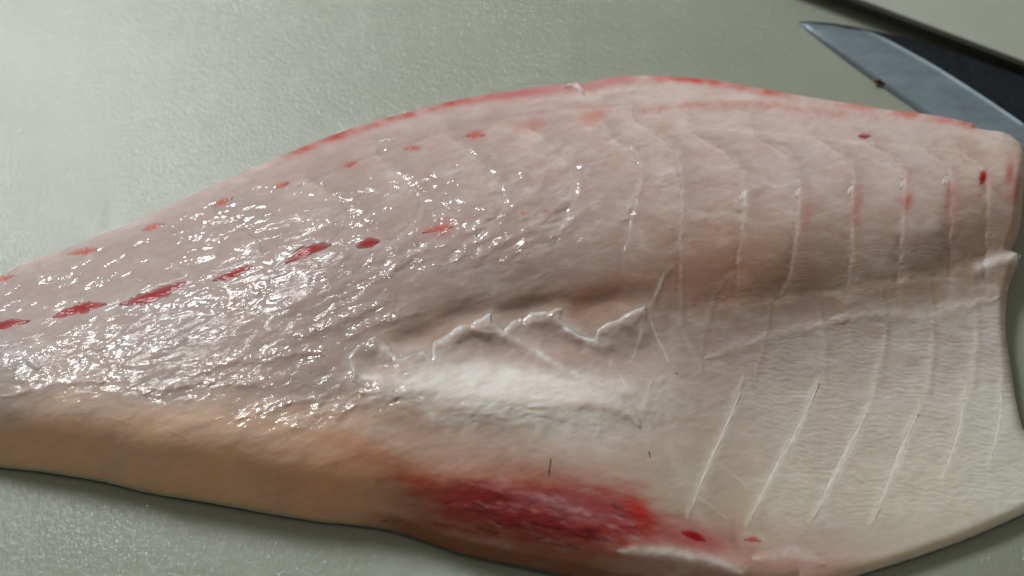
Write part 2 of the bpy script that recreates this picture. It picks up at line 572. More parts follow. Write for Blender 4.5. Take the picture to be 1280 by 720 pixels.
# --- dorsal edge: blood red / mauve muscle along the far side
top_pos = U
along = sm(330, 380, U) * sm(700, 640, U)
stripe = np.exp(-(np.maximum(dT - 2, 0) / 5.5) ** 2)
paint(0.85 * stripe * along * np.clip(0.7 + 0.9 * fbm(U / 26, V / 12, 41, 3), 0, 1.1), lin(160, 52, 46))
along = sm(560, 640, U) * sm(815, 780, U)
paint(0.75 * np.exp(-(np.maximum(dT - 3, 0) / 7.0) ** 2) * along, lin(170, 96, 100))
along = sm(806, 820, U) * sm(1000, 960, U)
paint(0.95 * np.exp(-(np.maximum(dT - 1, 0) / 5.0) ** 2) * along * sm(-0.5, 0.3, fbm(U / 45, V / 30, 43, 3)), lin(180, 44, 34))
along = sm(960, 1010, U) * sm(1225, 1215, U)
paint(0.75 * np.exp(-(np.maximum(dT - 1, 0) / 4.0) ** 2) * along * sm(-0.4, 0.3, fbm(U / 45, V / 30, 44, 3)), lin(186, 72, 52))
stroke([(795, 141), (860, 134), (940, 131), (1010, 139), (1080, 146), (1150, 148), (1210, 156)], 8, -0.10, lin(190, 110, 98), 0.5, taper=False, jit=5)
stroke([(800, 112), (880, 122), (960, 126)], 9, 0.12, lin(208, 186, 180), 0.5, jit=5)
stroke([(640, 132), (720, 122), (800, 112)], 7, 0.1, lin(208, 190, 184), 0.5, jit=5)
# --- soft dorsal seam and long lines on the upper loin
stroke([(370, 236), (470, 195), (580, 160), (690, 140), (790, 132)], 6, -0.25, lin(170, 140, 132), 0.35)
stroke([(760, 195), (860, 165), (960, 168), (1080, 180), (1200, 190)], 5, 0.15, lin(210, 194, 184), 0.45)
stroke([(800, 178), (850, 173), (930, 176), (985, 182)], 9, -0.12, lin(176, 154, 142), 0.6)

# --- myosepta: pale curved partitions between the muscle blocks, and the block steps
def step_line(poly, dh, w=14):
    """one side of the line stands proud by dh mm and fades away from it"""
    global H
    P = spline(poly, 30)
    x0, y0 = P.min(0) - 5 * w; x1, y1 = P.max(0) + 5 * w
    sel = (U > x0) & (U < x1) & (V > y0) & (V < y1)
    u, v = U[sel], V[sel]
    d, p = pdist(u, v, P)
    xc = np.interp(v, P[:, 1], P[:, 0])
    side = np.tanh((u - xc) / 2.0)
    H[sel] += dh * side * np.exp(-(d / w) ** 2) * np.clip(8 * p * (1 - p), 0, 1)


sept = [[(742, 150), (768, 176), (790, 186), (800, 215), (794, 250), (784, 290), (776, 330)],
        [(790, 150), (830, 176), (846, 200), (850, 235), (850, 270), (848, 320)],
        [(860, 165), (905, 190), (924, 212), (930, 240), (927, 285), (920, 330)],
        [(940, 170), (985, 195), (998, 222), (998, 260), (993, 300), (985, 345), (970, 380)],
        [(1020, 175), (1055, 195), (1066, 220), (1064, 260), (1063, 310), (1058, 360)],
        [(1085, 180), (1118, 200), (1130, 220), (1127, 260), (1124, 320), (1120, 355)],
        [(1150, 185), (1180, 205), (1188, 225), (1187, 270), (1186, 320)],
        [(1200, 190), (1222, 205), (1232, 230), (1234, 270), (1230, 310)],
        [(660, 160), (690, 182), (712, 205), (722, 235), (705, 275), (690, 315)],
        [(560, 170), (600, 200), (622, 225), (632, 255), (610, 285), (570, 325)],
        [(470, 195), (505, 225), (525, 250), (520, 275), (470, 320)],
        [(385, 225), (425, 250), (440, 275), (420, 300), (380, 340)],
        [(270, 270), (320, 300), (330, 320), (290, 365)],
        [(150, 320), (200, 340), (215, 355), (180, 395)]]
order = [12, 11, 10, 9, 8, 0, 1, 2, 3, 4, 5, 6, 7]
vq = np.arange(100, 460.0, 4)
lines = [np.interp(vq, [p[1] for p in sept[k]], [p[0] for p in sept[k]]) for k in order]
lines.append(np.full(len(vq), 1290.0))
lines = np.array(lines)
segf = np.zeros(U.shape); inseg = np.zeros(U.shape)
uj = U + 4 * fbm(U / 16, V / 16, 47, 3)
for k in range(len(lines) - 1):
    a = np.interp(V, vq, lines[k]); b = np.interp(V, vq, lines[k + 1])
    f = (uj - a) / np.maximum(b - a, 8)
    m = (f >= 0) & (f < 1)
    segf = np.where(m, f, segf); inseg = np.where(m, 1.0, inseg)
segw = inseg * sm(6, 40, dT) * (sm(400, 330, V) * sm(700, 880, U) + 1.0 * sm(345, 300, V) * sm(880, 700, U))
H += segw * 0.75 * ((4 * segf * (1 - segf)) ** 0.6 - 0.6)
C *= (1 + segw * 0.26 * (segf - 0.5))[..., None]  # pale sheen painted toward the right side of each muscle block
for i, p in enumerate(sept):
    step_line(p, 0.09 if i < 8 else 0.07)
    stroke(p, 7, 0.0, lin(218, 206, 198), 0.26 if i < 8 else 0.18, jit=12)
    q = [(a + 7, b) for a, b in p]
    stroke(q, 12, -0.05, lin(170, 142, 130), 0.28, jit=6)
# faint crease lines running down from the blocks in the shadowed flank
for p in [[(845, 330), (828, 352), (812, 392)], [(850, 330), (852, 372), (852, 410), (868, 440), (876, 470)], [(905, 350), (885, 395), (874, 450)],
          [(962, 382), (955, 430), (940, 480)], [(1020, 380), (1030, 430), (1028, 480)], [(1100, 360), (1106, 420), (1090, 500)],
          [(1160, 350), (1166, 420), (1158, 500)], [(1215, 340), (1220, 420), (1214, 500)], [(1245, 345), (1249, 420), (1252, 510)]]:
    stroke(p, 5, 0.05, lin(200, 188, 176), 0.35, jit=5)
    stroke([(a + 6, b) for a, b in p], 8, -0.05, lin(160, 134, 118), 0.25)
# horizontal edge lines at the crease between loin and flap
stroke([(850, 392), (905, 376), (960, 372), (1040, 364), (1100, 352), (1170, 340), (1262, 316)], 7, -0.2, lin(158, 122, 102), 0.35, taper=False, jit=6, hw=14)
stroke([(1040, 400), (1100, 394), (1150, 398), (1190, 388), (1250, 372)], 13, 0.25, lin(208, 202, 196), 0.5, jit=5)
stroke([(880, 450), (930, 432), (1000, 412), (1060, 402)], 12, 0.2, lin(200, 190, 180), 0.4, jit=5)
stroke([(1225, 336), (1248, 326), (1272, 321)], 14, 0.5, lin(230, 224, 220), 0.85, taper=False, brk=0.2)

# --- brown-orange shade painted into the sloping flank and the hollows
paint(0.42 * blob(930, 335, 110, 36, 8, 0.5, 51), lin(166, 118, 88))
paint(0.4 * blob(750, 362, 70, 22, 10, 0.5, 52), lin(168, 116, 84))
paint(0.32 * blob(560, 415, 120, 28, 10, 0.5, 53), lin(168, 128, 102))

# --- reddish muscle behind the pin-bone stubs
for x, y, a, r in [(1008, 262, .35, 14), (1070, 258, .5, 12), (1134, 248, .65, 10), (1186, 240, .5, 9), (1229, 222, .9, 7), (1262, 212, .8, 10), (1190, 262, .25, 16), (1270, 230, .5, 10)]:
    paint(a * blob(x, y + r * 0.5, r * 0.62, r * 1.7, -8, 1.6, int(x)), lin(166, 66, 58))
for x, y, r, a in [(520, 187, 6, .7), (437, 207, 8, .7), (353, 232, 9, .6), (594, 170, 11, .65), (668, 157, 16, .5), (745, 146, 18, .55), (655, 268, 5, .7), (683, 266, 5, .7),
                   (548, 288, 22, .6), (665, 210, 10, .2), (40, 486, 6, .7), (316, 398, 3, .5)]:
    paint(a * blob(x, y, r, r * 0.45, 12, 0.9, int(x) + 3), lin(188, 78, 62))

# --- blood bruise above the belly edge
bx = sdist(U + 26 * fbm(U / 46, V / 9, 61, 4), V + 12 * fbm(U / 34, V / 12, 62, 3), [(500, 592), (555, 598), (620, 600), (690, 602), (750, 606), (800, 622), (832, 655), (815, 680), (760, 690), (690, 684), (620, 672), (560, 652), (520, 625)])
streak = 0.6 * fbm((U * 0.97 + V * 0.24) / 70, (V * 0.97 - U * 0.24) / 13, 63, 3) + 0.55 * fbm((U * 0.97 + V * 0.24) / 34, (V * 0.97 - U * 0.24) / 4.5, 73, 3)
bd = bx + 16 * streak
paint(0.75 * sm(-34, 22, bd), lin(170, 92, 72))
paint(0.92 * sm(-8, 26, bd), lin(158, 48, 50))
paint(0.72 * sm(-0.05, 0.45, streak) * sm(4, 22, bx) * sm(560, 640, U), lin(92, 10, 16))
paint(0.68 * sm(0.0, 0.5, fbm((U * 0.93 + V * 0.35) / 46, (V * 0.93 - U * 0.35) / 11, 66, 4)) * sm(0, 18, bx) * sm(600, 700, U), lin(182, 122, 130))
paint(0.5 * blob(700, 632, 60, 12, -14, 0.9, 72), lin(166, 122, 124))
rr = np.random.default_rng(77)
for _ in range(26):
    x = rr.uniform(560, 810); y = 612 + (x - 560) * 0.12 + rr.uniform(-10, 52); L = rr.uniform(18, 60)
    stroke([(x, y), (x + L / 2, y + L * 0.08 + rr.uniform(-3, 3)), (x + L, y + L * 0.22)], rr.uniform(2.5, 6), 0.06, lin(186, 138, 138) if rr.random() < .6 else lin(86, 8, 14), 0.6, jit=4)
paint(0.9 * blob(800, 640, 24, 12, -50, 1.0, 64), lin(182, 34, 20))
paint(0.8 * blob(600, 618, 52, 10, -12, 0.9, 65), lin(120, 16, 14))
paint(0.6 * blob(520, 604, 24, 12, -30, 0.9, 67), lin(160, 56, 36))
paint(0.55 * blob(470, 575, 80, 22, -25, 0.9, 68), lin(176, 112, 80))
paint(0.9 * blob(872, 676, 58, 17, -14, 0.9, 69), lin(172, 70, 70))
paint(0.75 * blob(940, 700, 50, 14, -12, 0.8, 70), lin(204, 160, 146))
paint(0.6 * blob(1010, 708, 70, 16, 0, 0.8, 71), lin(222, 176, 156))
stroke([(475, 652), (540, 656), (600, 668)], 5, 0, lin(150, 60, 40), 0.7)

line_sd0 = sdist(U + 6 * fbm(U / 20, V / 20, 151, 3), V, [(440, 446), (470, 424), (540, 428), (612, 392), (650, 400), (700, 388), (742, 422), (807, 385), (835, 470), (800, 545), (690, 530), (560, 534), (440, 480)])
# --- torn belly lining: hollows, ridges and folds
H += -1.3 * blob(745, 383, 55, 17, 14) - 0.9 * blob(665, 385, 45, 12, 12) - 1.1 * blob(570, 398, 50, 14, 18) - 1.0 * blob(515, 425, 26, 14, 10)
H += -1.3 * blob(615, 440, 52, 18, -10) - 1.4 * blob(705, 428, 52, 16, -18) - 1.2 * blob(470, 455, 22, 14, 0) - 1.2 * blob(800, 440, 36, 22, 0)
H += 2.2 * blob(640, 492, 150, 34, -4, 0.4, 57) + 1.4 * 0.6 * blob(575, 512, 64, 20, 3) + 0.8 * blob(700, 518, 90, 24, 2)
fold = 1 - np.abs(fbm(U / 80, (V + 0.06 * U) / 15 + 0.8 * fbm(U / 50, V / 40, 58), 59, 3))
H += 0.35 * (fold - 0.75) * blob(650, 490, 170, 46, -5, 0.3, 60, 3)
paint(0.75 * blob(650, 488, 155, 28, -5, 0.5, 55, 3), lin(242, 234, 228))
paint(0.6 * blob(700, 525, 90, 22, -8, 0.6, 56, 3), lin(238, 232, 224))
paint(0.5 * blob(720, 535, 120, 40, -4, 0.5, 54, 3), lin(226, 216, 206))
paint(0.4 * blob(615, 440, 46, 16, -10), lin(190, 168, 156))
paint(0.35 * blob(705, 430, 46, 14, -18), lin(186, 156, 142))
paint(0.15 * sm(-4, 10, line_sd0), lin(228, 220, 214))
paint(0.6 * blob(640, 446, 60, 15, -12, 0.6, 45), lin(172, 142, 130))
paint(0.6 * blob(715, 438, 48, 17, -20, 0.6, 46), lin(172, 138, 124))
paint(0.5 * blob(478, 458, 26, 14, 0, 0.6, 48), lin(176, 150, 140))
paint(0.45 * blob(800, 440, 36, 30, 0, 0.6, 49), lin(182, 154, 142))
LW = lin(216, 210, 206)
stroke([(590, 412), (625, 418), (665, 438), (705, 462), (750, 482), (790, 492)], 7, 0.45, LW, 0.75, jit=3, hw=15)
stroke([(695, 400), (715, 415), (740, 428), (760, 432)], 8, 0.5, LW, 0.6, hw=13)
stroke([(440, 470), (500, 478), (560, 474), (640, 470), (700, 480), (770, 500)], 18, 0.3, lin(232, 228, 222), 0.6, jit=5, hw=30)
stroke([(450, 492), (520, 488), (600, 495), (680, 500)], 14, 0.3, lin(222, 216, 210), 0.7)
stroke([(520, 496), (560, 502), (600, 496)], 7, -0.05, lin(206, 188, 178), 0.35, hw=14)
stroke([(640, 515), (700, 504), (760, 512)], 7, -0.05, lin(208, 192, 182), 0.35, hw=14)
stroke([(660, 510), (720, 503), (780, 514), (800, 535)], 14, 0.4, lin(212, 206, 202), 0.6)
for p in [[(764, 450), (758, 480)], [(764, 452), (780, 480), (802, 520), (806, 560)], [(752, 500), (748, 560)], [(816, 470), (802, 518)], [(806, 390), (798, 430), (790, 450)],
          [(810, 395), (836, 455)], [(830, 340), (822, 365), (808, 388)], [(812, 520), (809, 566)]]:
    stroke(p, 2.6, 0.05, lin(222, 214, 210), 0.55, jit=2)
paint(0.5 * blob(800, 545, 60, 50, 0, 0.6, 81), lin(190, 172, 158))
paint(0.6 * blob(10, 462, 32, 22, 0, 0.4, 82), lin(150, 142, 134))
stroke([(0, 440), (30, 446), (50, 462)], 10, 0.3, lin(206, 204, 206), 0.6)
stroke([(0, 497), (40, 488), (80, 478), (130, 478)], 8, 0.25, lin(206, 200, 198), 0.5, jit=4)
# boundary where the wet film ends above the orange belly edge
stroke([(0, 505), (60, 515), (120, 513), (190, 520), (260, 540), (300, 548), (360, 535), (430, 530), (500, 555)], 12, 0.12, lin(196, 184, 176), 0.35, taper=False, jit=10, hw=20)
for p in [[(130, 520), (175, 535)], [(190, 528), (240, 552)], [(60, 575), (110, 555)], [(70, 500), (110, 490)]]:
    stroke(p, 3, 0.04, lin(206, 192, 182), 0.4, jit=3)
# whitish torn seam near the lower edge
stroke([(770, 690), (810, 690), (850, 695), (895, 704), (930, 718)], 13, 0.5, lin(230, 226, 224), 0.8, taper=True, jit=2, hw=18, brk=0.4)
stroke([(940, 700), (990, 694), (1030, 706)], 14, 0.2, lin(226, 218, 212), 0.5, jit=2)
paint(0.7 * sm(14, 4, dB - 8 + 4 * fbm(U / 30, V / 30, 90)) * sm(430, 520, U) * sm(960, 880, U), lin(128, 86, 60))  # shaded brown underside of the lower edge, painted into the colour

fw = (sm(850, 960, U - 0.25 * (V - 420)) * sm(372, 430, V))[..., None]
C = C * (1 - fw) + fw * C * np.array([0.985, 1.0, 1.07])
# --- fine fibres: across the flap, wavy; over the shaded flank
fl = sm(850, 960, U - 0.25 * (V - 420)) * sm(372, 430, V - (1000 - U) * 0.06) * sm(700, 640, V + (U - 1000) * 0.12)
ph = (V - 0.10 * (U - 1000)) / 6.6 + 1.1 * fbm(U / 42, V / 30, 101, 2) + 0.5 * noise(U / 13, V / 13, 102)
wv = np.sin(2 * np.pi * ph)
amp = fl * sm(-0.75, 0.25, fbm(U / 50, V / 32, 103, 3))
st = fbm((U + 0.12 * V) / 30, (V - 0.10 * U) / 3.6 + 0.6 * fbm(U / 30, V / 30, 108), 109, 2)
sr = 1 - 2 * np.abs(st)
H += fl * (0.03 * amp * wv + 0.05 * sr)
C *= (1 + fl * (0.05 * amp * wv + 0.10 * sr))[..., None]
fk = sm(840, 900, U) * sm(240, 280, V) * sm(480, 440, V)
ph = (V + 0.12 * (U - 1000)) / 5.0 + 1.4 * fbm(U / 30, V / 22, 105, 2)
H += 0.022 * fk * np.sin(2 * np.pi * ph) * sm(-0.2, 0.4, fbm(U / 26, V / 20, 106, 2))
fm = fbm((U + 0.15 * V) / 16, (V - 0.15 * U) / 3.2, 107, 2)
H += 0.012 * fm * sm(640, 800, U)
C *= (1 + 0.05 * fm * sm(500, 800, U))[..., None]
# diagonal faint bands of the flap
for p in [[(895, 575), (940, 615), (990, 655)], [(975, 580), (1020, 606), (1070, 640)], [(1060, 590), (1110, 620), (1150, 645)], [(1110, 590), (1170, 620), (1230, 650)],
          [(1195, 565), (1240, 590), (1280, 608)], [(870, 620), (910, 650)]]:
    stroke(p, 4, 0.07, lin(212, 206, 184), 0.45)

for p in [[(1024, 470), (1000, 530), (970, 590), (930, 662)], [(1088, 500), (1062, 560), (1040, 605), (1010, 655)], [(1150, 500), (1130, 560), (1112, 605), (1086, 658)], [(930, 470), (908, 530), (884, 590), (858, 650)], [(1208, 480), (1196, 545), (1176, 612)], [(1252, 470), (1249, 530), (1236, 590)], [(1106, 420), (1096, 470), (1084, 520)], [(1166, 420), (1160, 470), (1148, 520)], [(1222, 410), (1216, 470), (1207, 510)]]:
    stroke(p, 13, 0.10, lin(226, 218, 200), 0.34, jit=4, brk=0.4)
# --- wet film: folds and pimples that break the window's reflection into glints
wet = np.zeros(U.shape)
for cx, cy, rx, ry, a, w in [(80, 340, 130, 42, 18, .9), (300, 265, 150, 52, 22, 1), (440, 262, 110, 52, 15, 1), (130, 440, 140, 46, 10, .9), (300, 360, 150, 40, 15, .9), (560, 215, 100, 60, 10, 1),
                             (590, 280, 110, 55, 35, .8), (680, 260, 100, 70, 35, 1), (420, 500, 120, 36, 18, .8), (240, 480, 120, 22, 5, .8), (480, 340, 110, 32, 25, .7), (770, 200, 120, 60, 0, .8),
                             (640, 500, 120, 24, 0, .6), (900, 230, 150, 70, 0, .35), (520, 170, 120, 26, 15, .7)]:
    wet = np.maximum(wet, w * blob(cx, cy, rx, ry, a, 0.5, int(cx), 2.6))
for p in [[(700, 178), (716, 196), (738, 218)], [(752, 150), (766, 176), (790, 190)], [(560, 338), (585, 308), (628, 284)], [(596, 326), (618, 308), (642, 296)], [(655, 290), (676, 276), (690, 262)],
          [(690, 296), (712, 276), (726, 268)], [(480, 345), (505, 325), (530, 312)], [(640, 258), (668, 240), (680, 222)], [(700, 258), (716, 244), (724, 236)], [(820, 230), (832, 222), (846, 220)],
          [(548, 222), (574, 214), (600, 210)], [(610, 240), (640, 232), (660, 214)], [(420, 520), (470, 500), (520, 492)], [(360, 535), (420, 508), (450, 500)], [(300, 522), (350, 505), (400, 498)],
          [(924, 260), (934, 240), (952, 232)], [(784, 270), (792, 250), (800, 236)], [(380, 420), (440, 395), (490, 372)], [(440, 420), (480, 402), (520, 392)], [(250, 460), (330, 446), (400, 440)], [(180, 490), (260, 478), (330, 482)]]:
    stroke(p, 9, 0.24, lin(214, 204, 202), 0.25, jit=4, hw=9)  # raised glint folds, with a faint pale highlight painted along each
    d, _ = pdist(U, V, p)
    wet = np.maximum(wet, 0.95 * np.exp(-(d / 13) ** 2))
patch = sm(-0.14, 0.16, fbm(fu / 52, fv / 19, 121, 4))
wet = wet * np.maximum(0.12 + 0.88 * patch, np.clip((wet - 0.75) * 2.5, 0, 0.7))
wet = np.maximum(wet, 0.3 * sm(-10, 20, bx))
H += 0.12 * sm(-10, 20, bx) * streak
wet = np.clip(wet, 0, 1) * sm(2, 14, dT)
paint(0.42 * (1 - patch) * sm(860, 720, U) * sm(530, 480, V) * sm(0, 24, dT) * (line_sd0 < -6), lin(162, 138, 132))
n1 = fbm(fu / 17 + 0.6 * fbm(U / 30, V / 30, 130), fv / 9, 131, 3, 0.55)
n2 = fbm(fu / 8, fv / 5, 133, 2, 0.6)
ridge = 1 - np.abs(fbm(fu / 40, fv / 15, 135, 3))
H += wet * (0.30 * n1 + 0.05 * n2 + 0.55 * (ridge - 0.8))
H += 0.34 * sm(30, 90, dB) * fbm(fu / 70, fv / 34, 137, 3) * sm(760, 620, U) * sm(0, 20, dT)
H += 0.015 * fbm(U / 11, V / 8, 139, 3)
H = np.maximum(H, 0.4)


def surf_h(u, v):
    """surface height (mm) at photo position"""
    i = near(u, v)
    return H_seen[::2, ::2].flat[i]


U2, V2 = U[::2, ::2].copy(), V[::2, ::2].copy()


def near(u, v):
    return np.argmin((U2 - u) ** 2 + (V2 - v) ** 2)


def surf_c(u, v):
    return C[::2, ::2].reshape(-1, 3)[near(u, v)]


def grid_quads(nu, nv, off=0):
    i = np.arange(nu * nv).reshape(nu, nv) + off
    return np.stack([i[:-1, :-1], i[:-1, 1:], i[1:, 1:], i[1:, :-1]], -1).reshape(-1, 4)


def closed_solid(name, Hm, mat, i0, i1, j0, j1, parent, zb=0.35, skirt=6):
    """closed body over grid columns i0..i1, rows j0..j1: relief on top, rounded skirt down to the board, flat base"""
    u, v, h = U[i0:i1, j0:j1], V[i0:i1, j0:j1], Hm[i0:i1, j0:j1]
    nu, nv = u.shape
    P = lift(u, v, h / 1000.0)
    idx = np.arange(nu * nv).reshape(nu, nv)
    quads = grid_quads(nu, nv)
    ring = np.concatenate([idx[:, 0], idx[-1, 1:], idx[-2::-1, -1], idx[0, -2:0:-1]])
    R = P.reshape(-1, 3)[ring]
    tan = np.roll(R, -3, 0) - np.roll(R, 3, 0)
    nrm = np.c_[-tan[:, 1], tan[:, 0]]
    nrm /= np.linalg.norm(nrm, axis=1)[:, None] + 1e-12
    ctr = R[:, :2].mean(0)
    if ((R[:, :2] - ctr) * nrm).sum() < 0: nrm = -nrm
    for _ in range(12):
        nrm = (nrm + np.roll(nrm, 1, 0) + np.roll(nrm, -1, 0)) / 3
    Vs = [P.reshape(-1, 3)]; prev = ring; nb = nu * nv; ext = []
    bul = np.full(len(ring), 0.55); bul[nu - 30:nu + nv + 40] = 0.12
    for _ in range(20): bul = (bul + np.roll(bul, 1) + np.roll(bul, -1)) / 3
    z0 = R[:, 2]
    for k in range(1, skirt + 1):
        a = math.pi / 2 * k / skirt
        off = bul * z0 * math.sin(a)
        z = zb / 1000 + (z0 - zb / 1000) * math.cos(a)
        Rk = np.c_[R[:, :2] + nrm * off[:, None], z]
        cur = np.arange(nb, nb + len(ring)); nb += len(ring)
        Vs.append(Rk)
        ext.append(np.stack([prev, np.roll(prev, -1), np.roll(cur, -1), cur], -1))
        prev = cur
    quads = np.vstack([quads] + ext)
    global BASE_RING, BASE_NRM
    BASE_RING, BASE_NRM = Vs[-1][::6], nrm[::6]
    ob = big_mesh(name, np.vstack(Vs), quads, mat, parent, [prev[::-1]])   # flat base: one polygon
    src = np.concatenate([np.arange(nu * nv)] + [ring] * skirt)
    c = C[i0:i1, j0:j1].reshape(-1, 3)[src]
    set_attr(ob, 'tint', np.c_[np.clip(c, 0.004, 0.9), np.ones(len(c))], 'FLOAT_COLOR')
    set_attr(ob, 'wet', wet[i0:i1, j0:j1].ravel()[src], 'FLOAT')
    set_attr(ob, 'soft', soft[i0:i1, j0:j1].ravel()[src], 'FLOAT')
    f = np.stack([fu, fv, 0 * fu], -1)[i0:i1, j0:j1].reshape(-1, 3)[src] * 0.00023
    f[nu * nv:, 1] += np.repeat(np.arange(1, skirt + 1), len(ring)) * 0.001
    set_attr(ob, 'flow', f, 'FLOAT_VECTOR')
    return ob


fish = empty('fish_fillet', (0, 0, 0.0004))
tag(fish, 'large raw fish fillet with wet pinkish flesh and pale ribbed belly flap', 'fish fillet')

# regions lying over the main muscle: the ribbed belly flap and the torn lining
jit_u = U + 5 * fbm(U / 20, V / 20, 151, 3); jit_v = V + 5 * fbm(U / 20, V / 20, 153, 3)
flap_sd = sdist(jit_u, jit_v, [(852, 398), (905, 382), (960, 377), (1040, 369), (1100, 358), (1170, 346), (1230, 330), (1266, 318), (1420, 318), (1420, 800), (960, 800), (930, 700), (880, 640), (846, 560), (850, 470)])
line_sd = sdist(jit_u, jit_v, [(436, 446), (452, 428), (472, 420), (490, 440), (500, 450), (512, 443), (530, 440), (538, 448), (543, 428), (556, 420), (575, 411), (592, 404), (614, 389), (616, 404),
                               (628, 414), (640, 402), (662, 396), (680, 390), (702, 385), (700, 402), (722, 418), (742, 426), (748, 412), (770, 400), (790, 390), (807, 383), (820, 420),
                               (830, 470), (815, 520), (790, 545), (740, 535), (690, 520), (640, 507), (605, 512), (585, 526), (560, 532), (540, 526), (530, 514), (528, 500), (470, 490), (440, 478)])
fm_ = sm(-9, 5, flap_sd)
lm_ = sm(-5, 3, line_sd)
lip = np.exp(-((line_sd - 6) / 9) ** 2) * sm(470, 430, V)
ragged = sm(462, 440, V) * sm(815, 800, U)  + sm(450, 440, U)
ragged = np.clip(ragged, 0, 1) * (0.25 + 0.75 * sm(-0.35, 0.15, fbm(U / 34, V / 34, 165, 2)))
H_line = H + 0.03 + ragged * (0.28 * lm_ + 0.22 * lip * (1 + 0.9 * fbm(U / 9, V / 9, 161, 2)) - 1.2 * (1 - lm_))
H_flap = H + 0.02 + 0.12 * fm_ * sm(900, 1000, U) * sm(480, 430, V)
# white rims where the lining's torn edge stands up
paint(ragged * (0.4 * np.exp(-((line_sd - 3) / 4.0) ** 2) * sm(-0.5, 0.3, fbm(U / 16, V / 16, 163, 3)) + 0.35 * np.exp(-((line_sd - 4) / 11.0) ** 2) * (line_sd > 0)) * sm(500, 440, V), lin(222, 216, 214))
paint(0.5 * np.exp(-((line_sd - 4) / 6.0) ** 2) * sm(490, 510, V) * sm(660, 600, U), lin(222, 218, 206))
wet = np.maximum(wet, 0.9 * lip)
H_main = H - 1.0 * sm(4, 24, flap_sd)
H_main = np.maximum(H_main, 0.3)
SPOTS = [([(-60, 424), (-10, 413), (14, 405), (38, 402)], 10, M_blood), ([(66, 398), (92, 389), (114, 384), (133, 381)], 12, M_blood),
                 ([(150, 382), (180, 375), (205, 366), (233, 353)], 13, M_blood), ([(266, 352), (288, 346), (304, 338), (316, 334)], 10, M_blood),
                 ([(357, 330), (374, 320), (392, 312), (414, 306)], 12, M_blood), ([(445, 309), (458, 306), (475, 301)], 10, M_blood),
                 ([(528, 292), (545, 288), (566, 284)], 7, M_blood_pale), ([(86, 318), (104, 316), (123, 312)], 8, M_blood_pale), ([(177, 289), (192, 285), (206, 280)], 7, M_blood),
                 ([(264, 258), (277, 254), (291, 248)], 7, M_blood), ([(-10, 354), (4, 350), (18, 345)], 7, M_blood_pale), ([(345, 236), (353, 233), (362, 228)], 5, M_blood_pale),
                 ([(430, 209), (438, 207), (446, 203)], 5, M_blood), ([(505, 187), (513, 186), (521, 184)], 5, M_blood_pale), ([(582, 171), (594, 169), (606, 170)], 6, M_blood_pale),
                 ([(1072, 171), (1080, 172), (1088, 171)], 6, M_blood), ([(1229, 214), (1228, 223), (1225, 231)], 9, M_blood), ([(852, 666), (866, 670), (882, 677)], 10, M_blood),
                 ([(930, 675), (942, 675), (951, 677)], 7, M_blood_pale)]
RIBS = [([(1024, 480), (1000, 530), (970, 590), (936, 652)], 5), ([(1082, 517), (1062, 560), (1040, 605), (1015, 648)], 7.5), ([(1145, 518), (1130, 560), (1112, 605), (1090, 652)], 6.5),
             ([(930, 480), (908, 530), (884, 590), (862, 640)], 3.2), ([(1206, 500), (1196, 545), (1180, 600)], 5), ([(1251, 490), (1249, 530), (1240, 575)], 4.5)]
RIBS = [([(a + 2.0 * math.sin(k * 2.3 + p[0][0]), b) for k, (a, b) in enumerate(p)], w) for p, w in RIBS]
BONES = [(996, 243), (1062, 240), (1128, 232), (1181, 227), (928, 247)]
soft = sm(0, 12, np.abs(flap_sd + 9)) * sm(0, 10, np.abs(line_sd + 5))
for p, w in [(q, w_) for q, w_, _ in SPOTS] + RIBS + [([(x + 6, y - 7), (x - 3, y + 5)], 8) for x, y in BONES]:
    d, _ = pdist(U, V, spline(p, 12))
    soft *= sm(w * 0.6, w * 0.6 + 9, d)
H_seen = np.maximum(H_main, np.maximum(np.where(flap_sd > -9, H_flap, 0), np.where(line_sd > -5, H_line, 0)))


def bbox(mask):
    ii = np.where(mask.any(1))[0]; jj = np.where(mask.any(0))[0]
    return max(ii[0] - 2, 0), min(ii[-1] + 3, NU), max(jj[0] - 2, 0), min(jj[-1] + 3, NV)


closed_solid('muscle', H_main, M_flesh, 0, NU, 0, NV, fish)


